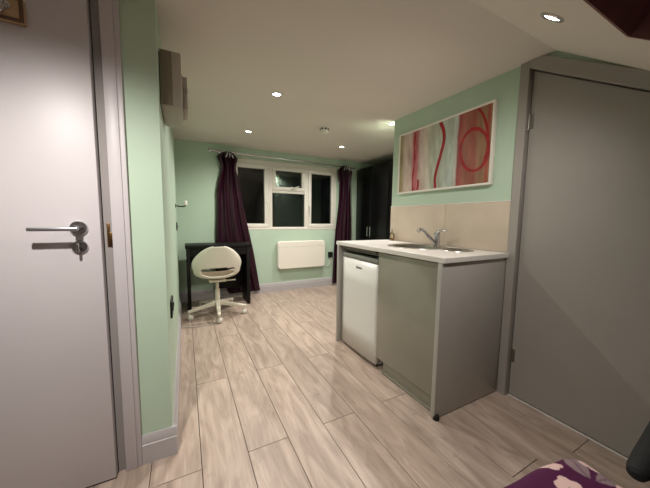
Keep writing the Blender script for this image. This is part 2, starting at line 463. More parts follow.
# ---------------------------------------------------------------- right door under the slope
d2 = sempty('door_2', (XR, .5, 0), 'tall warm grey door whose top is cut at a slope', 'door')
XD = 1.80
def dz(y): return 1.954 + .642 * (y - .908)
w = MB(); w.prism([(.10, .012), (.911, .012), (.911, dz(.911)), (.10, dz(.10))], 'X', XD, XD + .04)
seal_bevel(w.build('door_leaf', M['grey_door'], d2), .0015)
def fz(y): return 1.926 + .651 * (y - .732)
w = MB()
xf = 1.765
w.prism([(.917, 0), (.966, 0), (.966, 2.006), (.917, 2.006)], 'X', xf, XR + .1)
w.prism([(.03, fz(.03)), (.03, dz(.03) + .006), (.917, dz(.917) + .006), (.917, 2.006), (.857, 2.006)], 'X', xf, XR + .1)
w.prism([(.03, 0), (.094, 0), (.094, dz(.094)), (.03, dz(.03))], 'X', xf, XR + .1)
seal_bevel(w.build('door_frame', M['grey_door'], d2), .002)
w = MB(); w.box(XD + .045, XD + .06, .09, .92, 0.001, 1.42); w.prism([(.09, 1.4), (.92, 1.4), (.92, dz(.92) + .01), (.09, dz(.09) + .01)], 'X', XD + .045, XD + .06)
w.build('door_stop', M['gap'], d2)
w = MB(); w.box(XD - .006, XD + .008, .10, .911, 0.0005, .006, bev=.001); w.build('threshold', M['worktop'], d2)
for z0, z1 in ((1.63, 1.715), (.222, .308)):
    w = MB(); w.tube([(XD - .006, .914, z0), (XD - .006, .914, z1)], .0055, 10)
    w.box(XD - .003, XD + .001, .893, .913, z0 + .004, z1 - .004); w.build('hinge', M['hinge'], d2)

# ---------------------------------------------------------------- window
w1 = sempty('window_1', ((WX0 + WX1) / 2, YB, WZ0), 'wide white three light window with black night outside', 'window')
yf = YB + .02      # face of the fixed frame
w = MB(); fw = .075
w.box(WX0, WX1, yf, yf + .07, WZ1 - fw, WZ1, bev=.003); w.box(WX0, WX1, yf, yf + .07, WZ0, WZ0 + .04, bev=.003)
za_, zb_ = WZ0 + .04, WZ1 - fw
w.box(WX0, WX0 + fw - .01, yf, yf + .07, za_, zb_, bev=.003); w.box(WX1 - fw + .01, WX1, yf, yf + .07, za_, zb_, bev=.003)
w.box(1.095, 1.160, yf, yf + .07, za_, zb_, bev=.003); w.box(1.675, 1.735, yf, yf + .07, za_, zb_, bev=.003)
w.box(1.160, 1.675, yf, yf + .07, 1.475, 1.525, bev=.003)
w.build('window_frame', M['upvc'], w1)
w = MB(); w.box(WX0 + .001, WX1 - .001, YB - .004, YB + .02, WZ0 - .0, WZ0 + .03, bev=.003); w.build('window_sill', M['upvc'], w1)
def sash(name, x0, x1, z0, z1, fwid=.052, handle=None, proud=.014):
    m = MB(); y0, y1 = yf - proud, yf + .05
    m.box(x0, x1, y0, y1, z1 - fwid, z1, bev=.004); m.box(x0, x1, y0, y1, z0, z0 + fwid, bev=.004)
    m.box(x0, x0 + fwid, y0, y1, z0 + fwid, z1 - fwid, bev=.004); m.box(x1 - fwid, x1, y0, y1, z0 + fwid, z1 - fwid, bev=.004)
    o = m.build(name, M['upvc'], w1)
    g = MB(); g.box(x0 + fwid - .008, x1 - fwid + .008, yf + .02, yf + .026, z0 + fwid - .008, z1 - fwid + .008); g.build('pane', M['glass'], o)
    if handle:
        h = MB(); hx, hz, dx, dzv = handle
        h.box(hx - .012, hx + .012, y0 - .012, y0, hz - .03, hz + .03, bev=.003)
        h.tube([(hx, y0 - .012, hz), (hx, y0 - .035, hz), (hx + dx * .3, y0 - .04, hz + dzv * .3), (hx + dx, y0 - .04, hz + dzv)], .008, 10)
        h.build('handle', M['white_plastic'], o)
    return o
sash('casement_sash', .619, 1.097, .968, 1.852, handle=(1.08, 1.33, 0, -.11))
sash('top_sash', 1.158, 1.677, 1.513, 1.852, handle=(1.46, 1.545, .10, .035))
sash('casement_sash', 1.733, 2.201, .968, 1.852, handle=(1.752, 1.30, 0, -.11))
g = MB(); g.box(1.155, 1.68, yf + .02, yf + .026, .965, 1.48); g.build('pane', M['glass'], w1)

# ---------------------------------------------------------------- curtain rod and curtains
YR = 3.835
def zrod(x): return 1.955 - .006 * x
cr = thing('curtain_rod', 'thin steel curtain rod across the window wall under the ceiling', 'curtain rod', (1.3, YR, zrod(1.3)))
w = MB(); w.tube([(.335, YR, zrod(.335)), (2.46, YR, zrod(2.46))], .011, 14); w.build('pole', M['chrome'], cr)
for x, sg in ((.335, -1), (2.46, 1)):
    w = MB(); w.lathe([(0, -.012), (.012, -.012), (.014, 0), (.024, .008), (.027, .022), (.022, .036), (.01, .044), (0, .045)], 20,
                      Matrix.Translation((x, YR, zrod(x))) @ Matrix.Rotation(sg * PI / 2, 4, 'Y'))
    w.build('finial', M['chrome'], cr)
for x in (.43, 2.43):
    w = MB(); w.tube([(x, YB, zrod(x)), (x, YR + .004, zrod(x))], .007, 10); w.lathe([(0, 0), (.022, 0), (.022, .006), (0, .006)], 18, toward_room(x, zrod(x), YB))
    w.tube([(x - .008, YR, zrod(x)), (x + .008, YR, zrod(x))], .0145, 14); w.build('bracket', M['chrome'], cr)

def lerp_table(tab, z):
    for (z0, *a), (z1, *b) in zip(tab, tab[1:]):
        if z0 >= z >= z1:
            t = (z0 - z) / (z0 - z1) if z0 != z1 else 0
            return [p + (q - p) * t for p, q in zip(a, b)]
    return list(tab[-1][1:]) if z < tab[-1][0] else list(tab[0][1:])
def curtain(name, label, tab, folds, seed, rings):
    t = thing(name, label, 'curtain', ((tab[-1][1] + tab[-1][2]) / 2, YR, 0), 'plum curtains at the window')
    rnd = random.Random(seed); ph = rnd.random() * 6
    ztop, zbot = tab[0][0], tab[-1][0]
    def fn(u, v):
        z = ztop + (zbot - ztop) * v
        a, b, amp, yc = lerp_table(tab, z)
        us = u + .015 * math.sin(7 * u + 3 * v + ph)
        x = a + (b - a) * us
        f = math.sin(2 * PI * folds * u + ph + 1.1 * math.sin(3 * v)) + .3 * math.sin(2 * PI * folds * 1.7 * u + 2 * ph - 2 * v)
        dip = 0
        if v < .04:      # the heading sags between the points where it is gathered
            dip = -.0 
        return (x + .012 * math.sin(9 * v + ph) * (u - .5), yc + amp * f, z + dip)
    m = MB(); m.grid(fn, folds * 12, 60)
    cl = m.build('cloth', M['curtain'], t)
    so = cl.modifiers.new('thick', 'SOLIDIFY'); so.thickness = .003; so.offset = 0
    for i, (rx, rz, tilt) in enumerate(rings):
        m = MB(); pts = []
        for k in range(24):
            a = 2 * PI * k / 24
            p = Vector((0.006 * math.cos(a), .020 * math.cos(a), .034 * math.sin(a)))
            p.rotate(Matrix.Rotation(tilt, 3, 'Y'))
            pts.append(Vector((rx, YR - .058, rz)) + p)
        m.tube(pts, .006, 8, closed=True); m.build('eyelet', M['chrome'], t)
    return t
# rows: height, left x, right x, fold depth, depth of the cloth
curtain('curtain', 'plum curtain hanging behind the black desk, swept out to the right at the hem',
        [(1.958, .505, .562, .012, YR - .018), (1.93, .455, .60, .014, YR - .018), (1.908, .394, .648, .016, YR - .012), (1.885, .40, .652, .02, YR), (1.79, .444, .630, .022, YR),
         (1.74, .445, .632, .022, YR + .005), (1.60, .405, .675, .02, YR + .02), (1.45, .375, .705, .018, YR + .03), (.95, .365, .80, .015, YR + .045),
         (.70, .37, .85, .014, YR + .052), (.40, .40, .905, .013, YR + .052), (.05, .52, .965, .012, YR + .045)], 4, 3,
        [(.513, 1.905, .35), (.548, 1.908, .1), (.580, 1.900, -.45)])
curtain('curtain', 'plum curtain hanging straight down between window and black wardrobe',
        [(1.955, 2.29, 2.37, .012, YR - .018), (1.92, 2.24, 2.43, .014, YR - .015), (1.87, 2.18, 2.475, .02, YR), (1.80, 2.19, 2.465, .022, YR),
         (1.70, 2.222, 2.45, .024, YR + .005), (1.40, 2.215, 2.455, .024, YR + .01), (.90, 2.175, 2.475, .022, YR + .015),
         (.40, 2.145, 2.485, .02, YR + .02), (.04, 2.137, 2.485, .02, YR + .025)], 4, 11,
        [(2.29, 1.90, .35), (2.33, 1.915, .05), (2.37, 1.905, -.35), (2.405, 1.90, .5)])

# ---------------------------------------------------------------- wall heater, socket
ht = thing('panel_heater', 'white slim electric panel heater on the wall under the window', 'heater', (1.6, YB, .335))
w = MB()
def rrect(x0, x1, z0, z1, r, n=6):
    p = []
    for cx, cz, a0 in ((x1 - r, z1 - r, 0), (x0 + r, z1 - r, 90), (x0 + r, z0 + r, 180), (x1 - r, z0 + r, 270)):
        for i in range(n + 1):
            a = rad(a0 + 90 * i / n); p.append((cx + r * math.cos(a), cz + r * math.sin(a)))
    return p
hy = YB - .085
w.prism(rrect(1.212, 1.995, .340, .762, .05), 'Y', hy, YB - .014)
o = seal_bevel(w.build('heater_body', M['heater'], ht), .012, 3); 
w = MB(); w.box(1.225, 1.982, hy - .0012, hy + .002, .672, .675); w.build('seam', M['heater_grey'], ht)
w = MB()
for i in range(24): w.box(1.29 + i * .026, 1.306 + i * .026, hy + .015, YB - .03, .760, .7635)
w.build('top_grille', M['heater_grey'], ht)
w = MB(); w.box(1.88, 1.955, hy - .002, hy + .003, .695, .742, bev=.001); w.build('control_panel', M['white_plastic'], ht)
for bx_ in (1.35, 1.80):
    w = MB(); w.box(bx_, bx_ + .05, YB - .02, YB, .42, .68); w.build('wall_bracket', M['heater_grey'], ht)
w = MB(); w.tube([(1.98, YB - .04, .40), (2.02, YB - .025, .36), (2.07, YB - .02, .335), (2.105, YB - .022, .36), (2.128, YB - .035, .43), (2.13, YB - .045, .475)], .004, 8)
w.build('power_cord', M['white_plastic'], ht)
sk = thing('wall_socket', 'black power socket on the window wall beside the white heater', 'socket', (2.13, YB, .505))
w = MB(); w.box(2.088, 2.174, YB - .011, YB, .462, .556, bev=.003); w.build('face_plate', M['black'], sk)
w = MB(); w.box(2.105, 2.152, YB - .03, YB - .011, .472, .512, bev=.005); w.build('plug_top', M['black'], sk)

# left wall fittings
ch = thing('coat_hook', 'small white knob on a dark hook on the left wall near the desk', 'coat hook', (XL, 3.2, 1.22))
w = MB(); w.lathe([(0, 0), (.02, 0), (.02, .009), (0, .010)], 18, Matrix.Translation((XL - .003, 3.2, 1.215)) @ Matrix.Rotation(PI / 2, 4, 'Y'))
w.tube([(XL + .005, 3.2, 1.215), (XL + .05, 3.2, 1.208), (XL + .085, 3.2, 1.212), (XL + .098, 3.2, 1.225)], .007, 10)
w.build('hook', M['dark_chrome'], ch)
w = MB(); w.lathe([(0, -.005), (.014, 0), (.0165, .012), (.0165, .035), (.012, .046), (0, .048)], 18, Matrix.Translation((XL + .096, 3.2, 1.224)))
w.build('knob', M['white_plastic'], ch)
for nm, y, z, wy, hz_, lab in (('light_switch', 3.35, 1.0, .086, .086, 'dark switch plate on the left wall above the desk'),
                              ('wall_socket', 1.66, .615, .146, .086, 'black double socket low on the left wall near the corner')):
    s_ = thing(nm, lab, nm.split('_')[1], (XL, y, z))
    w = MB(); w.box(XL, XL + .010, y - wy / 2, y + wy / 2, z - hz_ / 2, z + hz_ / 2, bev=.002); w.build('face_plate', M['black'], s_)
    for yy in ((y,) if wy < .1 else (y - .036, y + .036)):
        w = MB(); w.box(XL + .0095, XL + .015, yy - .009, yy + .009, z - .012, z + .012, bev=.002)
        w.build('rocker', M['black'], s_)

# consumer unit high on the left wall
cu = thing('fuse_box', 'grey metal fuse box fixed high on the left wall', 'fuse box', (XL, 1.65, 1.6))
bx0, bx1, by0, by1, bz0, bz1 = XL + .003, .008, 1.47, 1.79, 1.600, 1.842
w = MB(); w.box(bx0, bx1, by0, by1, bz0, bz1, bev=.004); w.build('case', M['box_grey'], cu)
w = MB(); w.box(bx0 + .004, bx0 + .048, by0 - .003, by0 + .004, bz0 + .006, bz1 - .004, bev=.001); w.build('end_panel', M['box_dark'], cu)
w = MB(); w.box(XL - .002, bx0 + .001, by0 + .01, by1 - .01, bz0 + .01, bz1 - .01); w.build('back_plate', M['black'], cu)
w = MB(); w.box(bx1, bx1 + .006, 1.60, 1.79, 1.64, 1.805, bev=.001); w.box(bx1 + .0075, bx1 + .026, 1.60, 1.785, 1.645, 1.80, bev=.003)
w.build('cover_flap', M['box_grey'], cu)
w = MB(); w.box(bx1 + .02, bx1 + .028, 1.594, 1.602, 1.72, 1.745, bev=.001); w.build('catch', M['chrome'], cu)

# ---------------------------------------------------------------- desk
dk = thing('desk', 'small black desk against the far left corner', 'desk', (.37, 3.63, 0))
dy0, dy1 = 3.46, 3.81
w = MB(); w.box(-.005, .735, dy0, dy1, .738, .775, bev=.003); w.build('desk_top', M['desk'], dk)
w = MB(); w.box(.005, .045, dy0 + .01, dy1 - .01, 0, .738, bev=.002); w.build('side_panel', M['desk'], dk)
w = MB(); w.box(.685, .725, dy0 + .01, dy1 - .01, 0, .738, bev=.002); w.build('side_panel', M['desk'], dk)
w = MB(); w.box(.345, .685, dy1 - .04, dy1 - .022, .16, .738, bev=.002); w.box(.045, .345, dy1 - .04, dy1 - .022, .48, .738); w.build('back_panel', M['desk'], dk)
w = MB(); w.box(.05, .68, dy0 + .012, dy0 + .03, .645, .732, bev=.002); w.box(.06, .67, dy0 + .03, dy1 - .06, .65, .66); w.build('drawer', M['desk'], dk)

# ---------------------------------------------------------------- swivel chair
cx, cy = .308, 3.235
chx = thing('swivel_chair', 'off white shell swivel chair pushed in at the black desk', 'chair', (cx, cy, 0))
def spline(tab, t):
    n = len(tab) - 1; f = min(max(t, 0), 1) * n; i = min(int(f), n - 1); f -= i
    p0, p1, p2, p3 = (tab[max(i - 1, 0)], tab[i], tab[i + 1], tab[min(i + 2, n)])
    return [.5 * ((2 * b) + (-a + c_) * f + (2 * a - 5 * b + 4 * c_ - d) * f * f + (-a + 3 * b - 3 * c_ + d) * f ** 3) for a, b, c_, d in zip(p0, p1, p2, p3)]
# y (forward +), z, half width, rise of the side edges (along the inner normal), exponent
prof = [(.235, .440, .155, .02), (.20, .447, .205, .03), (.10, .437, .225, .05), (-.01, .430, .235, .075), (-.10, .436, .235, .10), (-.152, .468, .236, .125),
        (-.172, .52, .246, .135), (-.185, .57, .254, .140), (-.198, .63, .236, .12), (-.211, .69, .196, .09), (-.222, .74, .150, .06), (-.230, .778, .098, .03), (-.234, .796, .05, .008)]
def shell(u, v):
    y, z, hw, rise = spline(prof, v)
    y2, z2, _, _ = spline(prof, min(v + .02, 1)); y1, z1, _, _ = spline(prof, max(v - .02, 0))
    tv = Vector((0, y2 - y1, z2 - z1)).normalized(); nrm = Vector((0, -tv.z, tv.y)) * -1
    nrm = Vector((0, tv.z, -tv.y)); 
    if nrm.z < 0 and v < .4: nrm = -nrm
    if v >= .4 and nrm.y < 0: nrm = -nrm
    s_ = (u - .5) * 2
    e = abs(s_) ** 2.2
    p = Vector((hw * math.sin(s_ * PI / 2 * .94) / math.sin(PI / 2 * .94), y, z)) + nrm * rise * e
    return (cx + p.x, cy + p.y, p.z)
def hole(u, v):
    y, z, hw, rise = spline(prof, v)
    x = (u - .5) * 2
    zz = (z - .512) / .046; 
    return v > .35 and (abs(x) / .52) ** 3 + abs(zz) ** 3 < 1
m = MB(); m.grid(shell, 44, 56, skip=hole)
for v_ in [v for v in m.bm.verts if not v.link_faces]: m.bm.verts.remove(v_)
o = m.build('shell', M['chair'], chx)
so = o.modifiers.new('thick', 'SOLIDIFY'); so.thickness = .012; so.offset = 0
sm = o.modifiers.new('smooth', 'SMOOTH'); sm.factor = .5; sm.iterations = 4
m = MB()
def seat_sheet(u, v):
    x, y, z = shell(.12 + .76 * u, .10 + .28 * v); e = (1 - (2 * u - 1) ** 6) * (1 - (2 * v - 1) ** 6)
    return (x, y + .004, z + .010 + .022 * e)
m.grid(seat_sheet, 20, 16); m.build('seat_layer', M['seat_sheet'], chx)  # taupe layer over the seat, gives the slot in the back its brown
w = MB(); w.box(cx - .09, cx + .09, cy - .10, cy + .08, .392, .416, bev=.01); w.build('tilt_plate', M['chair_metal'], chx)
w = MB(); w.tube([(cx + .03, cy - .03, .398), (cx + .13, cy - .05, .396), (cx + .19, cy - .06, .398)], .0075, 10); w.build('lever', M['chair_metal'], chx)
w = MB(); w.lathe([(0, .15), (.026, .15), (.026, .30), (.017, .302), (.017, .395), (0, .395)], 20, Matrix.Translation((cx, cy, 0))); w.build('gas_column', M['chair_metal'], chx)
w = MB(); w.lathe([(0, .105), (.034, .108), (.040, .125), (.038, .160), (.030, .17), (0, .17)], 24, Matrix.Translation((cx, cy, 0))); w.build('hub', M['chair_metal'], chx)
for i in range(5):
    a = rad(-93 + 72 * i); dx, dy = math.cos(a), math.sin(a)
    m = MB()
    def sect(rr, zc, hw, hh):
        return [(cx + dx * rr - dy * q * hw, cy + dy * rr + dx * q * hw, zc + r_ * hh) for q, r_ in ((-1, -1), (1, -1), (1, 1), (-1, 1))]
    secs = [sect(.025, .138, .024, .022), sect(.16, .118, .020, .018), sect(.30, .096, .017, .014), sect(.318, .092, .014, .012)]
    V = [[m.bm.verts.new(p) for p in s_] for s_ in secs]
    for A, B in zip(V, V[1:]):
        for k in range(4): m.bm.faces.new((A[k], A[(k + 1) % 4], B[(k + 1) % 4], B[k]))
    m.bm.faces.new(V[0]); m.bm.faces.new(V[-1][::-1])
    lg = seal_bevel(m.build('leg', M['chair_metal'], chx), .005, 2)
    m = MB(); ex, ey = cx + dx * .303, cy + dy * .303
    sw = a + 1.1
    ax = Vector((math.cos(sw), math.sin(sw), 0)); 
    for sgn in (-1, 1):
        mt = Matrix.Translation(Vector((ex, ey, .028)) + Vector((-ax.y, ax.x, 0)) * .012 + ax * sgn * .008) @ ax.to_track_quat('Z', 'Y').to_matrix().to_4x4()
        m.lathe([(0, -.007), (.024, -.007), (.028, -.004), (.028, .004), (.024, .007), (0, .007)], 18, mt)
    m.tube([(ex, ey, .05), (ex, ey, .088)], .008, 10)
    m.lathe([(.0, .062), (.020, .052), (.026, .036), (.0275, .028)], 16, Matrix.Translation(Vector((ex, ey, 0)) + Vector((-ax.y, ax.x, 0)) * .012))
    m.build('caster', M['white_plastic'], lg)

# ---------------------------------------------------------------- wardrobe in the alcove
wd = thing('wardrobe', 'tall glossy black wardrobe beside the right hand curtain', 'wardrobe', (2.9, 3.28, 0))
wx = 2.60
w = MB(); w.box(wx + .02, 3.19, 2.69, 3.89, 0, 1.93, bev=.002); w.build('carcass', M['ward_frame'], wd)
for i in range(3):
    y1 = 3.888 - .4 * i; y0 = y1 - .396
    m = MB(); m.box(wx, wx + .0195, y0, y1, .06, 1.926, bev=.0015); dr = m.build('door', M['wardrobe'], wd)
    hy_ = y0 + .035 if i != 1 else y1 - .035
    m = MB(); m.tube([(wx, hy_, .835), (wx - .028, hy_, .835), (wx - .028, hy_, .985), (wx, hy_, .985)], .0075, 10); m.build('handle', M['chrome'], dr)

# ---------------------------------------------------------------- kitchenette
kx = 1.215                     # plane of the cabinet door
cb = thing('base_cabinet', 'glossy grey sink base cabinet that frames the small fridge', 'cabinet', (1.48, 1.5, 0))
w = MB(); w.box(1.19, XR - .022, .966, .992, .006, .8735, bev=.001); w.build('side_panel', M['cab_side'], cb)
w = MB(); w.box(1.19, XR - .003, 2.044, 2.066, 0, .8735, bev=.001); w.build('side_panel', M['cab_side'], cb)
w = MB()
w.box(kx + .019, XR - .022, 1.02, 1.036, .1, .87); w.box(kx + .019, XR - .022, 1.496, 1.514, .1, .80); w.box(kx + .019, XR - .022, 1.036, 1.496, .1, .116)
w.box(XR - .04, XR - .022, 1.036, 1.496, .116, .87); w.box(kx + .019, kx + .05, 1.036, 1.496, .80, .87)
w.build('carcass', M['cab_in'], cb)
w = MB(); w.box(kx, kx + .019, .996, 1.519, .098, .868, bev=.0015); w.build('door', M['cab'], cb)
w = MB(); w.box(kx + .022, kx + .038, .996, 1.46, .012, .098, bev=.001); w.build('plinth', M['cab'], cb)
w = MB(); w.box(kx + .012, kx + .022, .996, 1.46, 0, .014, bev=.001); w.build('plinth_seal', M['cab'], cb)
w = MB(); w.box(kx + .004, XR - .03, 1.56, 2.044, .855, .8735); w.box(kx + .03, kx + .05, 1.514, 2.044, .835, .873); w.build('rail', M['cab_in'], cb)
for fx, fy in ((1.206, .9665), (XR - .06, 1.01)):
    w = MB(); w.lathe([(0, 0), (.017, 0), (.017, .020), (.015, .026), (0, .0265)], 20, Matrix.Translation((fx, fy, 0))); w.build('foot', M['rubber'], cb)

wt = thing('worktop', 'white laminate worktop over fridge and grey cabinet', 'worktop', (1.48, 1.52, .875))
# worktop slab with a cut-out for the sink
SCX, SCY = 1.55, 1.36
def slab_hole(mb, x0, x1, y0, y1, z0, z1, hole_poly):
    b2 = bmesh.new()
    o_ = [b2.verts.new((x, y, z1)) for x, y in ((x0, y0), (x1, y0), (x1, y1), (x0, y1))]
    h_ = [b2.verts.new((x, y, z1)) for x, y in hole_poly]
    es = [b2.edges.new((o_[i], o_[(i + 1) % 4])) for i in range(4)] + [b2.edges.new((h_[i], h_[(i + 1) % len(h_)])) for i in range(len(h_))]
    bmesh.ops.triangle_fill(b2, edges=es, use_beauty=True)
    r = bmesh.ops.extrude_face_region(b2, geom=list(b2.faces))
    for v in r['geom']:
        if isinstance(v, bmesh.types.BMVert): v.co.z = z0
    bmesh.ops.recalc_face_normals(b2, faces=list(b2.faces))
    mb.merge(b2)
# sink outline: two rounded lobes, the large one far and the small one near
def lobes(dr):
    big = (1.532, 1.475, .212 + dr); small = (1.60, 1.20, .110 + dr)
    import math as mm
    pts = []
    for i in range(72):
        a = 2 * PI * i / 72; d = Vector((math.cos(a), math.sin(a)))
        best = 0
        o0 = Vector((SCX, SCY))
        for q in (big, small):
            cc = Vector(q[:2]) - o0; bq = d.dot(cc); disc = bq * bq - (cc.length_squared - q[2] ** 2)
            if disc >= 0: best = max(best, bq + math.sqrt(disc))
        pts.append((o0.x + d.x * best, o0.y + d.y * best))
    return pts
m = MB(); slab_hole(m, 1.195, XR - .0105, .955, 2.095, .8745, .905, lobes(-.012)); seal_bevel(m.build('slab', M['worktop'], wt), .003, 2)

sk = thing('sink', 'round stainless steel sink with small second bowl set into the worktop', 'sink', (SCX, SCY, .905))
def ring_loft(mb, polys, smooth=True):
    R_ = [[mb.bm.verts.new(p) for p in q] for q in polys]
    for A, B in zip(R_, R_[1:]):
        n = len(A)
        for k in range(n):
            f = mb.bm.faces.new((A[k], A[(k + 1) % n], B[(k + 1) % n], B[k])); f.smooth = smooth
def circ(x, y, r, z, n=72): return [(x + r * math.cos(2 * PI * i / n), y + r * math.sin(2 * PI * i / n), z) for i in range(n)]
m = MB()
# deck with two holes
b2 = bmesh.new()
OL = [b2.verts.new((x, y, .9085)) for x, y in lobes(-.004)]
H1 = [b2.verts.new(p) for p in circ(1.515, 1.475, .168, .9085, 48)]; H2 = [b2.verts.new(p) for p in circ(1.603, 1.20, .088, .9085, 36)]
es = []
for L_ in (OL, H1, H2): es += [b2.edges.new((L_[i], L_[(i + 1) % len(L_)])) for i in range(len(L_))]
bmesh.ops.triangle_fill(b2, edges=es, use_beauty=True); m.merge(b2)
lo = lobes(0.); li = lobes(-.004)
ring_loft(m, [[(x, y, .9055) for x, y in lo], [(x, y, .9075) for x, y in lobes(-.001)], [(x, y, .9085) for x, y in li]])
m.build('sink_deck', M['steel'], sk)
for bx, by, br, dp, n in ((1.515, 1.475, .168, .085, 48), (1.603, 1.20, .088, .08, 36)):
    m = MB(); ring_loft(m, [circ(bx, by, br, .9085, n), circ(bx, by, br - .006, .903, n), circ(bx, by, br - .012, .905 - dp * .7, n), circ(bx, by, br - .04, .905 - dp, n), circ(bx, by, .03, .902 - dp, n), circ(bx, by, .002, .900 - dp, n)])
    m.build('bowl', M['steel'], sk)
tp = thing('mixer_tap', 'chrome single lever mixer tap behind the round sink', 'tap', (1.69, 1.43, .9055))
tx, ty, tz = 1.69, 1.43, .9055
w = MB(); w.lathe([(0, 0), (.027, 0), (.027, .006), (.021, .012), (.0205, .075), (.023, .08), (.023, .095), (.018, .108), (0, .112)], 28, Matrix.Translation((tx, ty, tz))); w.build('tap_body', M['chrome'], tp)
w = MB(); w.tube([(tx - .008, ty + .008, tz + .02), (tx - .03, ty + .036, tz + .06), (tx - .062, ty + .072, tz + .112), (tx - .072, ty + .084, tz + .122), (tx - .083, ty + .097, tz + .120), (tx - .090, ty + .105, tz + .104)],
                 [.0125, .0125, .012, .0125, .014, .014], 14); w.build('spout', M['chrome'], tp)
w = MB(); w.tube([(tx, ty, tz + .105), (tx + .004, ty - .03, tz + .118), (tx + .008, ty - .075, tz + .124)], [.010, .007, .006], 12); w.build('lever', M['chrome'], tp)
bt = thing('soap_bottle', 'small clear bottle with amber liquid at the far end of the worktop', 'bottle', (1.735, 1.985, .905))
w = MB(); w.lathe([(0, 0), (.021, 0), (.023, .004), (.023, .055), (.018, .068), (.008, .074), (.008, .086), (0, .086)], 22, Matrix.Translation((1.735, 1.985, .9055))); w.build('glass_body', M['bottle_glass'], bt)
w = MB(); w.lathe([(0, 0), (.0195, 0), (.0195, .022), (0, .022)], 22, Matrix.Translation((1.735, 1.985, .9085))); w.build('liquid', M['amber'], bt)
w = MB(); w.lathe([(0, .086), (.0095, .086), (.0095, .098), (.004, .1), (.004, .112), (0, .112)], 16, Matrix.Translation((1.735, 1.985, .9055))); w.tube([(1.735, 1.985, 1.015), (1.715, 1.975, 1.014), (1.706, 1.970, 1.008)], .0035, 8); w.build('pump', M['chrome'], bt)

# splashback tiles
tl = thing('tiled_splashback', 'row of large beige glazed tiles behind the sink', 'splashback', (XR, 1.52, .905))
edges = [2.058, 1.4375, .968]
w = MB(); w.box(XR - .007, XR, .967, 2.059, .905, 1.222); w.build('grout_bed', M['grout'], tl)
for a, b in ((1.4375 + .0015, 2.058), (.968, 1.4375 - .0015)):
    w = MB(); w.box(XR - .010, XR - .001, a, b, .906, 1.222, bev=.0015); w.build('tile', M['tile'], tl)
w = MB(); w.box(XR - .012, XR, .967, 2.06, 1.222, 1.228, bev=.001); w.build('edge_trim', M['worktop'], tl)

# fridge under the worktop
fr = thing('mini_fridge', 'white under counter fridge beside the grey cabinet door', 'fridge', (1.47, 1.79, 0))
fy0, fy1 = 1.530, 2.010
w = MB(); w.box(kx + .045, XR - .06, fy0 + .003, fy1 - .003, .02, .80, bev=.006); w.build('fridge_body', M['fridge'], fr)
w = MB(); w.box(kx + .002, kx + .045, fy0, fy1, .782, .815, bev=.004); w.build('top_panel', M['fridge_trim'], fr)
w = MB()
def fridge_front(u, v):     # door skin bulges slightly
    y = fy0 + (fy1 - fy0) * u; z = .030 + (.776 - .030) * v
    bul = .010 * (1 - (2 * u - 1) ** 4) * 1.0
    return (kx + .012 - bul, y, z)
w.grid(fridge_front, 16, 4)
o = w.build('door', M['fridge'], fr)
so = o.modifiers.new('thick', 'SOLIDIFY'); so.thickness = .045; so.offset = 0
# solidify is symmetrical: keep the skin where it was measured
o.location.x += .018
w = MB(); w.box(kx + .016, kx + .035, fy0 - .004, fy0 + .001, .62, .775, bev=.001); w.build('grip_recess', M['gap'], fr)
w = MB()
px_ = 1.745
for i in range(6):
    yy = px_ + .036 - i * .0125
    w.box(kx - .0065, kx - .0045, yy, yy + .009, .718 if i else .716, .727 + (.004 if i == 0 else 0), bev=.0005)
w.build('nameplate', M['logo'], fr)
for yy in (fy0 + .05, fy1 - .05):
    w = MB(); w.lathe([(0, 0), (.016, 0), (.016, .02), (0, .02)], 16, Matrix.Translation((kx + .08, yy, 0))); w.build('foot', M['rubber'], fr)
w = MB(); w.box(kx + .03, kx + .05, fy0 + .02, fy1 - .01, .002, .022); w.build('base_grille', M['gap'], fr)

# ---------------------------------------------------------------- painting
pc = thing('framed_painting', 'long abstract painting with red curves in white frame above the sink', 'painting', (XR, 1.52, 1.6))
PX = 1.752; pa, pb, pz0, pz1 = 1.092, 1.950, 1.335, 1.860
w = MB(); ft = .014
w.box(PX, XR - .001, pa, pb, pz1 - ft, pz1, bev=.0015); w.box(PX, XR - .001, pa, pb, pz0, pz0 + ft, bev=.0015)
w.box(PX, XR - .001, pa, pa + ft, pz0 + ft, pz1 - ft, bev=.0015); w.box(PX, XR - .001, pb - ft, pb, pz0 + ft, pz1 - ft, bev=.0015)
w.build('frame', M['frame_white'], pc)
m = MB(); cxp = PX + .006
m.box(cxp, XR - .002, pa + ft, pb - ft, pz0 + ft, pz1 - ft)
def stroke(pts, wid, x):
    n = len(pts)
    for i in range(n - 1):
        pass
    L_, R_ = [], []
    for i, (y, z) in enumerate(pts):
        ya, za = pts[max(i - 1, 0)]; yb, zb = pts[min(i + 1, n - 1)]
        t = Vector((yb - ya, zb - za)).normalized(); nn = Vector((-t.y, t.x))
        ww = (wid(i / (n - 1)) if callable(wid) else wid) / 2
        L_.append(m.bm.verts.new((x, y + nn.x * ww, z + nn.y * ww))); R_.append(m.bm.verts.new((x, y - nn.x * ww, z - nn.y * ww)))
    for i in range(n - 1):
        m.bm.faces.new((L_[i], L_[i + 1], R_[i + 1], R_[i])).material_index = 1
def smooth_pts(tab, n=40): return [tuple(spline(tab, i / n)) for i in range(n + 1)]
xs = cxp - .0008
stroke(smooth_pts([(1.508, 1.843), (1.478, 1.78), (1.468, 1.70), (1.492, 1.60), (1.522, 1.50), (1.536, 1.42), (1.528, 1.352)]), lambda t: .030 - .006 * t, xs)
ring = []
for i in range(49):
    a = 2 * PI * i / 48 + .5
    ring.append((1.222 + .100 * math.cos(a) + .012 * math.sin(a), 1.578 + .140 * math.sin(a)))
stroke(ring, lambda t: .017 + .008 * math.sin(t * 6.28 * 1.5) ** 2, xs)
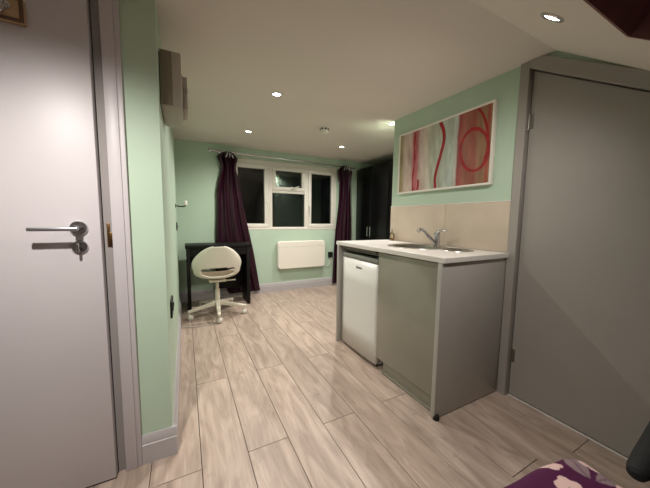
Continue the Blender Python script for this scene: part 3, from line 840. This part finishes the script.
stroke(smooth_pts([(1.205, 1.842), (1.170, 1.79), (1.143, 1.715), (1.128, 1.63), (1.128, 1.56), (1.145, 1.50)]), .016, xs - .0004)
stroke(smooth_pts([(1.762, 1.842), (1.766, 1.72), (1.758, 1.60), (1.772, 1.48), (1.766, 1.352)]), lambda t: .007 + .014 * math.sin(t * 11) ** 2, xs)
stroke(smooth_pts([(1.712, 1.44), (1.708, 1.40), (1.714, 1.352)]), lambda t: .022, xs)
m.build('canvas', [M['painting'], M['red_paint']], pc, loc=(0, (pa + pb) / 2, (pz0 + pz1) / 2), recalc=False)

# ---------------------------------------------------------------- ceiling fittings
def frame_of(n):
    return n.to_track_quat('Z', 'Y').to_matrix().to_4x4()
cn = Vector((0, .018, -1)).normalized()
def downlight(pos, nrm, label, power, size=160, blend=1., axis=Vector((0, 0, -1))):
    t = thing('downlight', label, 'downlight', pos, 'recessed ceiling downlights')
    mt = Matrix.Translation(pos) @ frame_of(nrm)          # local +Z points into the room
    m = MB(); m.lathe([(.040, -.001), (.040, .003), (.036, .0065), (.031, .0065), (.028, .002), (.0275, -.001)], 36, mt); m.build('bezel', M['chrome'], t)
    m = MB(); m.lathe([(0, .0035), (.016, .0035), (.0265, .0025), (.0275, .0005), (0, .0003)], 32, mt); m.build('lamp', M['bulb'], t)
    l = bpy.data.lights.new('lamp_beam', 'SPOT'); l.energy = power; l.color = (1., .945, .885)
    l.spot_size = rad(size); l.spot_blend = blend; l.shadow_soft_size = .018
    lo_ = bpy.data.objects.new('lamp_beam', l); C.objects.link(lo_); lo_.parent = t
    lo_.matrix_world = Matrix.Translation(Vector(pos) + nrm * .012) @ frame_of(-axis)
    lo_.matrix_parent_inverse = PINV[t.name]
    return t
def CP(x, y): return Vector((x, y, zceil(y) - .0005))
def SPy(x, y): return Vector((x, y, zslope(y))) + sn * .0005
un = -sn * -1
PW = 15.
downlight(SPy(1.156, .540), sn, 'nearest ceiling downlight, on the slope above the grey cabinet', PW * .6, axis=sn)
downlight(SPy(-.34, .57), sn, 'ceiling downlight on the slope in front of the pale door', PW * 1.8, size=148, axis=Vector((0, .17, -1)).normalized())
downlight(CP(.645, 2.065), cn, 'ceiling downlight in mid room, largest of the four on the flat ceiling', PW)
downlight(CP(.655, 3.13), cn, 'ceiling downlight over the desk chair in front of the left curtain', PW * 1.5)
downlight(CP(1.865, 3.16), cn, 'ceiling downlight over the wardrobe end near the right curtain', PW * 1.5)
downlight(CP(1.815, 2.135), cn, 'ceiling downlight tucked beside the end of the picture wall', PW)

sa = thing('smoke_alarm', 'round white smoke alarm on the ceiling in front of the window', 'smoke alarm', (1.295, 2.55, zceil(2.55)))
mt = Matrix.Translation((1.295, 2.55, zceil(2.55))) @ frame_of(cn)
m = MB(); m.lathe([(0, 0), (.054, 0), (.054, .012), (.048, .016), (.048, .018), (0, .018)], 36, mt); m.build('base', M['white_plastic'], sa)
m = MB(); m.lathe([(.044, .018), (.044, .044), (.036, .062), (.018, .068), (0, .068)], 36, mt); m.build('sensor_head', M['white_plastic'], sa)
for k in range(8):
    a = 2 * PI * k / 8 + .2
    m = MB(); mm_ = mt @ Matrix.Rotation(a, 4, 'Z') @ Matrix.Translation((.0432, 0, .031))
    b2 = bmesh.new(); bmesh.ops.create_cube(b2, size=1)
    for v in b2.verts: v.co = Vector((v.co.x * .004, v.co.y * .020, v.co.z * .017))
    m.merge(b2, 0, mm_); m.build('vent', M['black'], sa)

# ---------------------------------------------------------------- cable on the floor
m = MB(); m.tube([(XL + .02, 2.98, .0045), (.03, 2.955, .004), (.12, 2.935, .004), (.2, 2.945, .004), (.255, 3.0, .004), (.27, 3.12, .004), (.2, 3.3, .004), (.08, 3.42, .004), (-.04, 3.44, .0045)], .0035, 8)
tag(m.build('power_cable', M['white_plastic']), 'thin white cable lying on the floor under the swivel chair', 'cable')

# ---------------------------------------------------------------- bed corner
import mathutils
noise = mathutils.noise.noise
bd = thing('bed', 'bed with purple floral cover, its corner at the bottom edge of the photo', 'bed', (0, -.32, 0))
BX0, BX1, BY0, BY1 = -1.02, .945, -.95, .336
w = MB(); w.box(BX0 + .05, BX1 - .06, BY0, BY1 - .06, .22, .41, bev=.04, seg=3); w.build('mattress', M['mattress'], bd)
w = MB(); w.box(BX0 + .05, BX1 - .07, BY0, BY1 - .07, .14, .22, bev=.004); w.build('bed_base', M['bed_dark'], bd)
for xx in (BX0 + .10, BX1 - .12):
    for yy in (BY0 + .05, BY1 - .12):
        w = MB(); w.lathe([(0, 0), (.02, 0), (.025, .142), (0, .142)], 16, Matrix.Translation((xx, yy, 0))); w.build('leg', M['bed_dark'], bd)
def soft(d, r):                     # height lost at distance d from the edge of a puffy cover
    return 0 if d > r else (1 - math.sqrt(max(0, 1 - (1 - d / r) ** 2)))
def duv(u, v):
    x = BX0 + (BX1 - BX0) * u; y = BY0 + (BY1 - BY0) * v
    dx, dy = min(BX1 - x, x - BX0), BY1 - y
    z = .488 - .17 * soft(dx, .07) - .17 * soft(dy, .07)
    z = max(z, .26)
    n1 = noise(Vector((x * 5, y * 5, .3))); n2 = noise(Vector((x * 13, y * 13, 4.)))
    k = min(1, min(dx, dy) / .1)
    rc = .07                        # round the corner in plan
    px, py = x, y
    if x > BX1 - rc and y > BY1 - rc:
        a, b = x - (BX1 - rc), y - (BY1 - rc); h = math.hypot(a, b)
        if h > 0:
            f = max(a, b) / h; px, py = BX1 - rc + a * (f * .6 + .4), BY1 - rc + b * (f * .6 + .4)
    py += .14 * max(-.1, min(.5, .87 - px)) * min(1, max(0, (y - .05) / .2))
    return (px + .012 * n2 * (1 - k), py + .012 * n1 * (1 - k), z + .016 * n1 + .006 * n2)
m = MB(); NU, NV = 420, 300
m.grid(lambda u, v: duv(1 - (1 - u) ** 2.0, 1 - (1 - v) ** 1.9), NU, NV)
o = m.build('duvet', M['duvet'], bd)
# printed flowers and leaves: a woven-in pattern stored on the cloth
FLW = [(.815, .305, .026, 5, .3), (.772, .246, .028, 5, 1.), (.905, .256, .026, 5, .2), (.890, .176, .026, 5, .8)]
LEF = [(.848, .236, .075, .021, 1.05), (.852, .228, .105, .022, -.35)]
rf = random.Random(9)
for gx in range(-10, 8):
    for gy in range(-9, 2):
        x, y = gx * .105 + rf.uniform(-.03, .03), gy * .105 + rf.uniform(-.03, .03)
        if x > .70 and y > .13: continue
        if (gx + gy) % 2: FLW.append((x, y, rf.uniform(.024, .032), 5, rf.random() * 6))
        else: LEF.append((x, y, rf.uniform(.07, .1), .021, rf.random() * 6.28))
at = o.data.attributes.new('print', 'FLOAT_COLOR', 'POINT')
cols = []
for v in o.data.vertices:
    x, y = v.co.x, v.co.y; f_ = l_ = 0.
    for cx_, cy_, r_, n_, ph_ in FLW:
        if abs(x - cx_) < .05 and abs(y - cy_) < .05:
            for q in range(n_):
                if math.hypot(x - cx_ - .55 * r_ * math.cos(ph_ + q * 2 * PI / n_), y - cy_ - .55 * r_ * math.sin(ph_ + q * 2 * PI / n_)) < r_ * .5: f_ = 1.
    for cx_, cy_, L_, wd_, an_ in LEF:
        c_, s_ = math.cos(an_), math.sin(an_); a_, b_ = (x - cx_) * c_ + (y - cy_) * s_, -(x - cx_) * s_ + (y - cy_) * c_
        if 0 < a_ < L_ and abs(b_) < wd_ * math.sin(PI * a_ / L_): l_ = .55 if abs(b_) < .0025 else 1.
    cols += [f_, l_, 0, 1]
at.data.foreach_set('color', cols)

ac = thing('armchair', 'chair with a charcoal padded arm reaching in at the bottom right corner', 'chair', (1.36, -.05, 0))
w = MB(); w.tube([(1.035, .205, .437), (1.04, .205, .439), (1.06, .205, .441), (1.12, .208, .445), (1.40, .225, .46), (1.58, .23, .46), (1.60, .23, .46)],
                 [.010, .019, .024, .026, .027, .026, .016], 20); w.build('armrest', M['bed_dark'], ac)
w = MB(); w.tube([(1.58, .23, .455), (1.59, .225, .30), (1.60, .22, .0)], .014, 12); w.build('leg', M['black'], ac)
w = MB(); w.tube([(1.58, -.36, .455), (1.59, -.355, .30), (1.60, -.35, .0)], .014, 12); w.build('leg', M['black'], ac)
w = MB(); w.tube([(1.20, -.36, .28), (1.19, -.355, .15), (1.18, -.35, .0)], .014, 12); w.build('leg', M['black'], ac)
w = MB(); w.tube([(1.56, .20, .26), (1.20, -.36, .28)], .012, 12); w.build('seat_rail', M['black'], ac)
w = MB(); w.box(1.14, 1.60, -.36, .14, .28, .36, bev=.03, seg=3); w.build('seat', M['bed_dark'], ac)
w = MB(); w.box(1.56, 1.64, -.36, .20, .34, .80, bev=.03, seg=3); w.build('backrest', M['bed_dark'], ac)

# ---------------------------------------------------------------- night outside, camera
wld = bpy.data.worlds.new('night'); S.world = wld; wld.use_nodes = True
wld.node_tree.nodes['Background'].inputs['Color'].default_value = (.0006, .0006, .0007, 1)
wld.node_tree.nodes['Background'].inputs['Strength'].default_value = 1.

ya, pi_, ro = rad(27.3386), rad(5.2829), rad(-.7243)
fwd = Vector((math.sin(ya) * math.cos(pi_), math.cos(ya) * math.cos(pi_), -math.sin(pi_)))
rgt = Vector((math.cos(ya), -math.sin(ya), 0)); dwn = fwd.cross(rgt)
r2 = rgt * math.cos(ro) + dwn * math.sin(ro); d2 = dwn * math.cos(ro) - rgt * math.sin(ro)
cam = bpy.data.cameras.new('camera'); co = bpy.data.objects.new('camera', cam); C.objects.link(co)
cam.sensor_width = 36; cam.lens = 271.64 / 650 * 36; cam.clip_start = .02
mw = Matrix.Identity(4)
for i in range(3):
    mw[i][0] = r2[i]; mw[i][1] = -d2[i]; mw[i][2] = -fwd[i]
mw[0][3], mw[1][3], mw[2][3] = 0, 0, 1.10
co.matrix_world = mw
S.camera = co
S.cycles.max_bounces = 10; S.cycles.diffuse_bounces = 6; S.cycles.glossy_bounces = 5
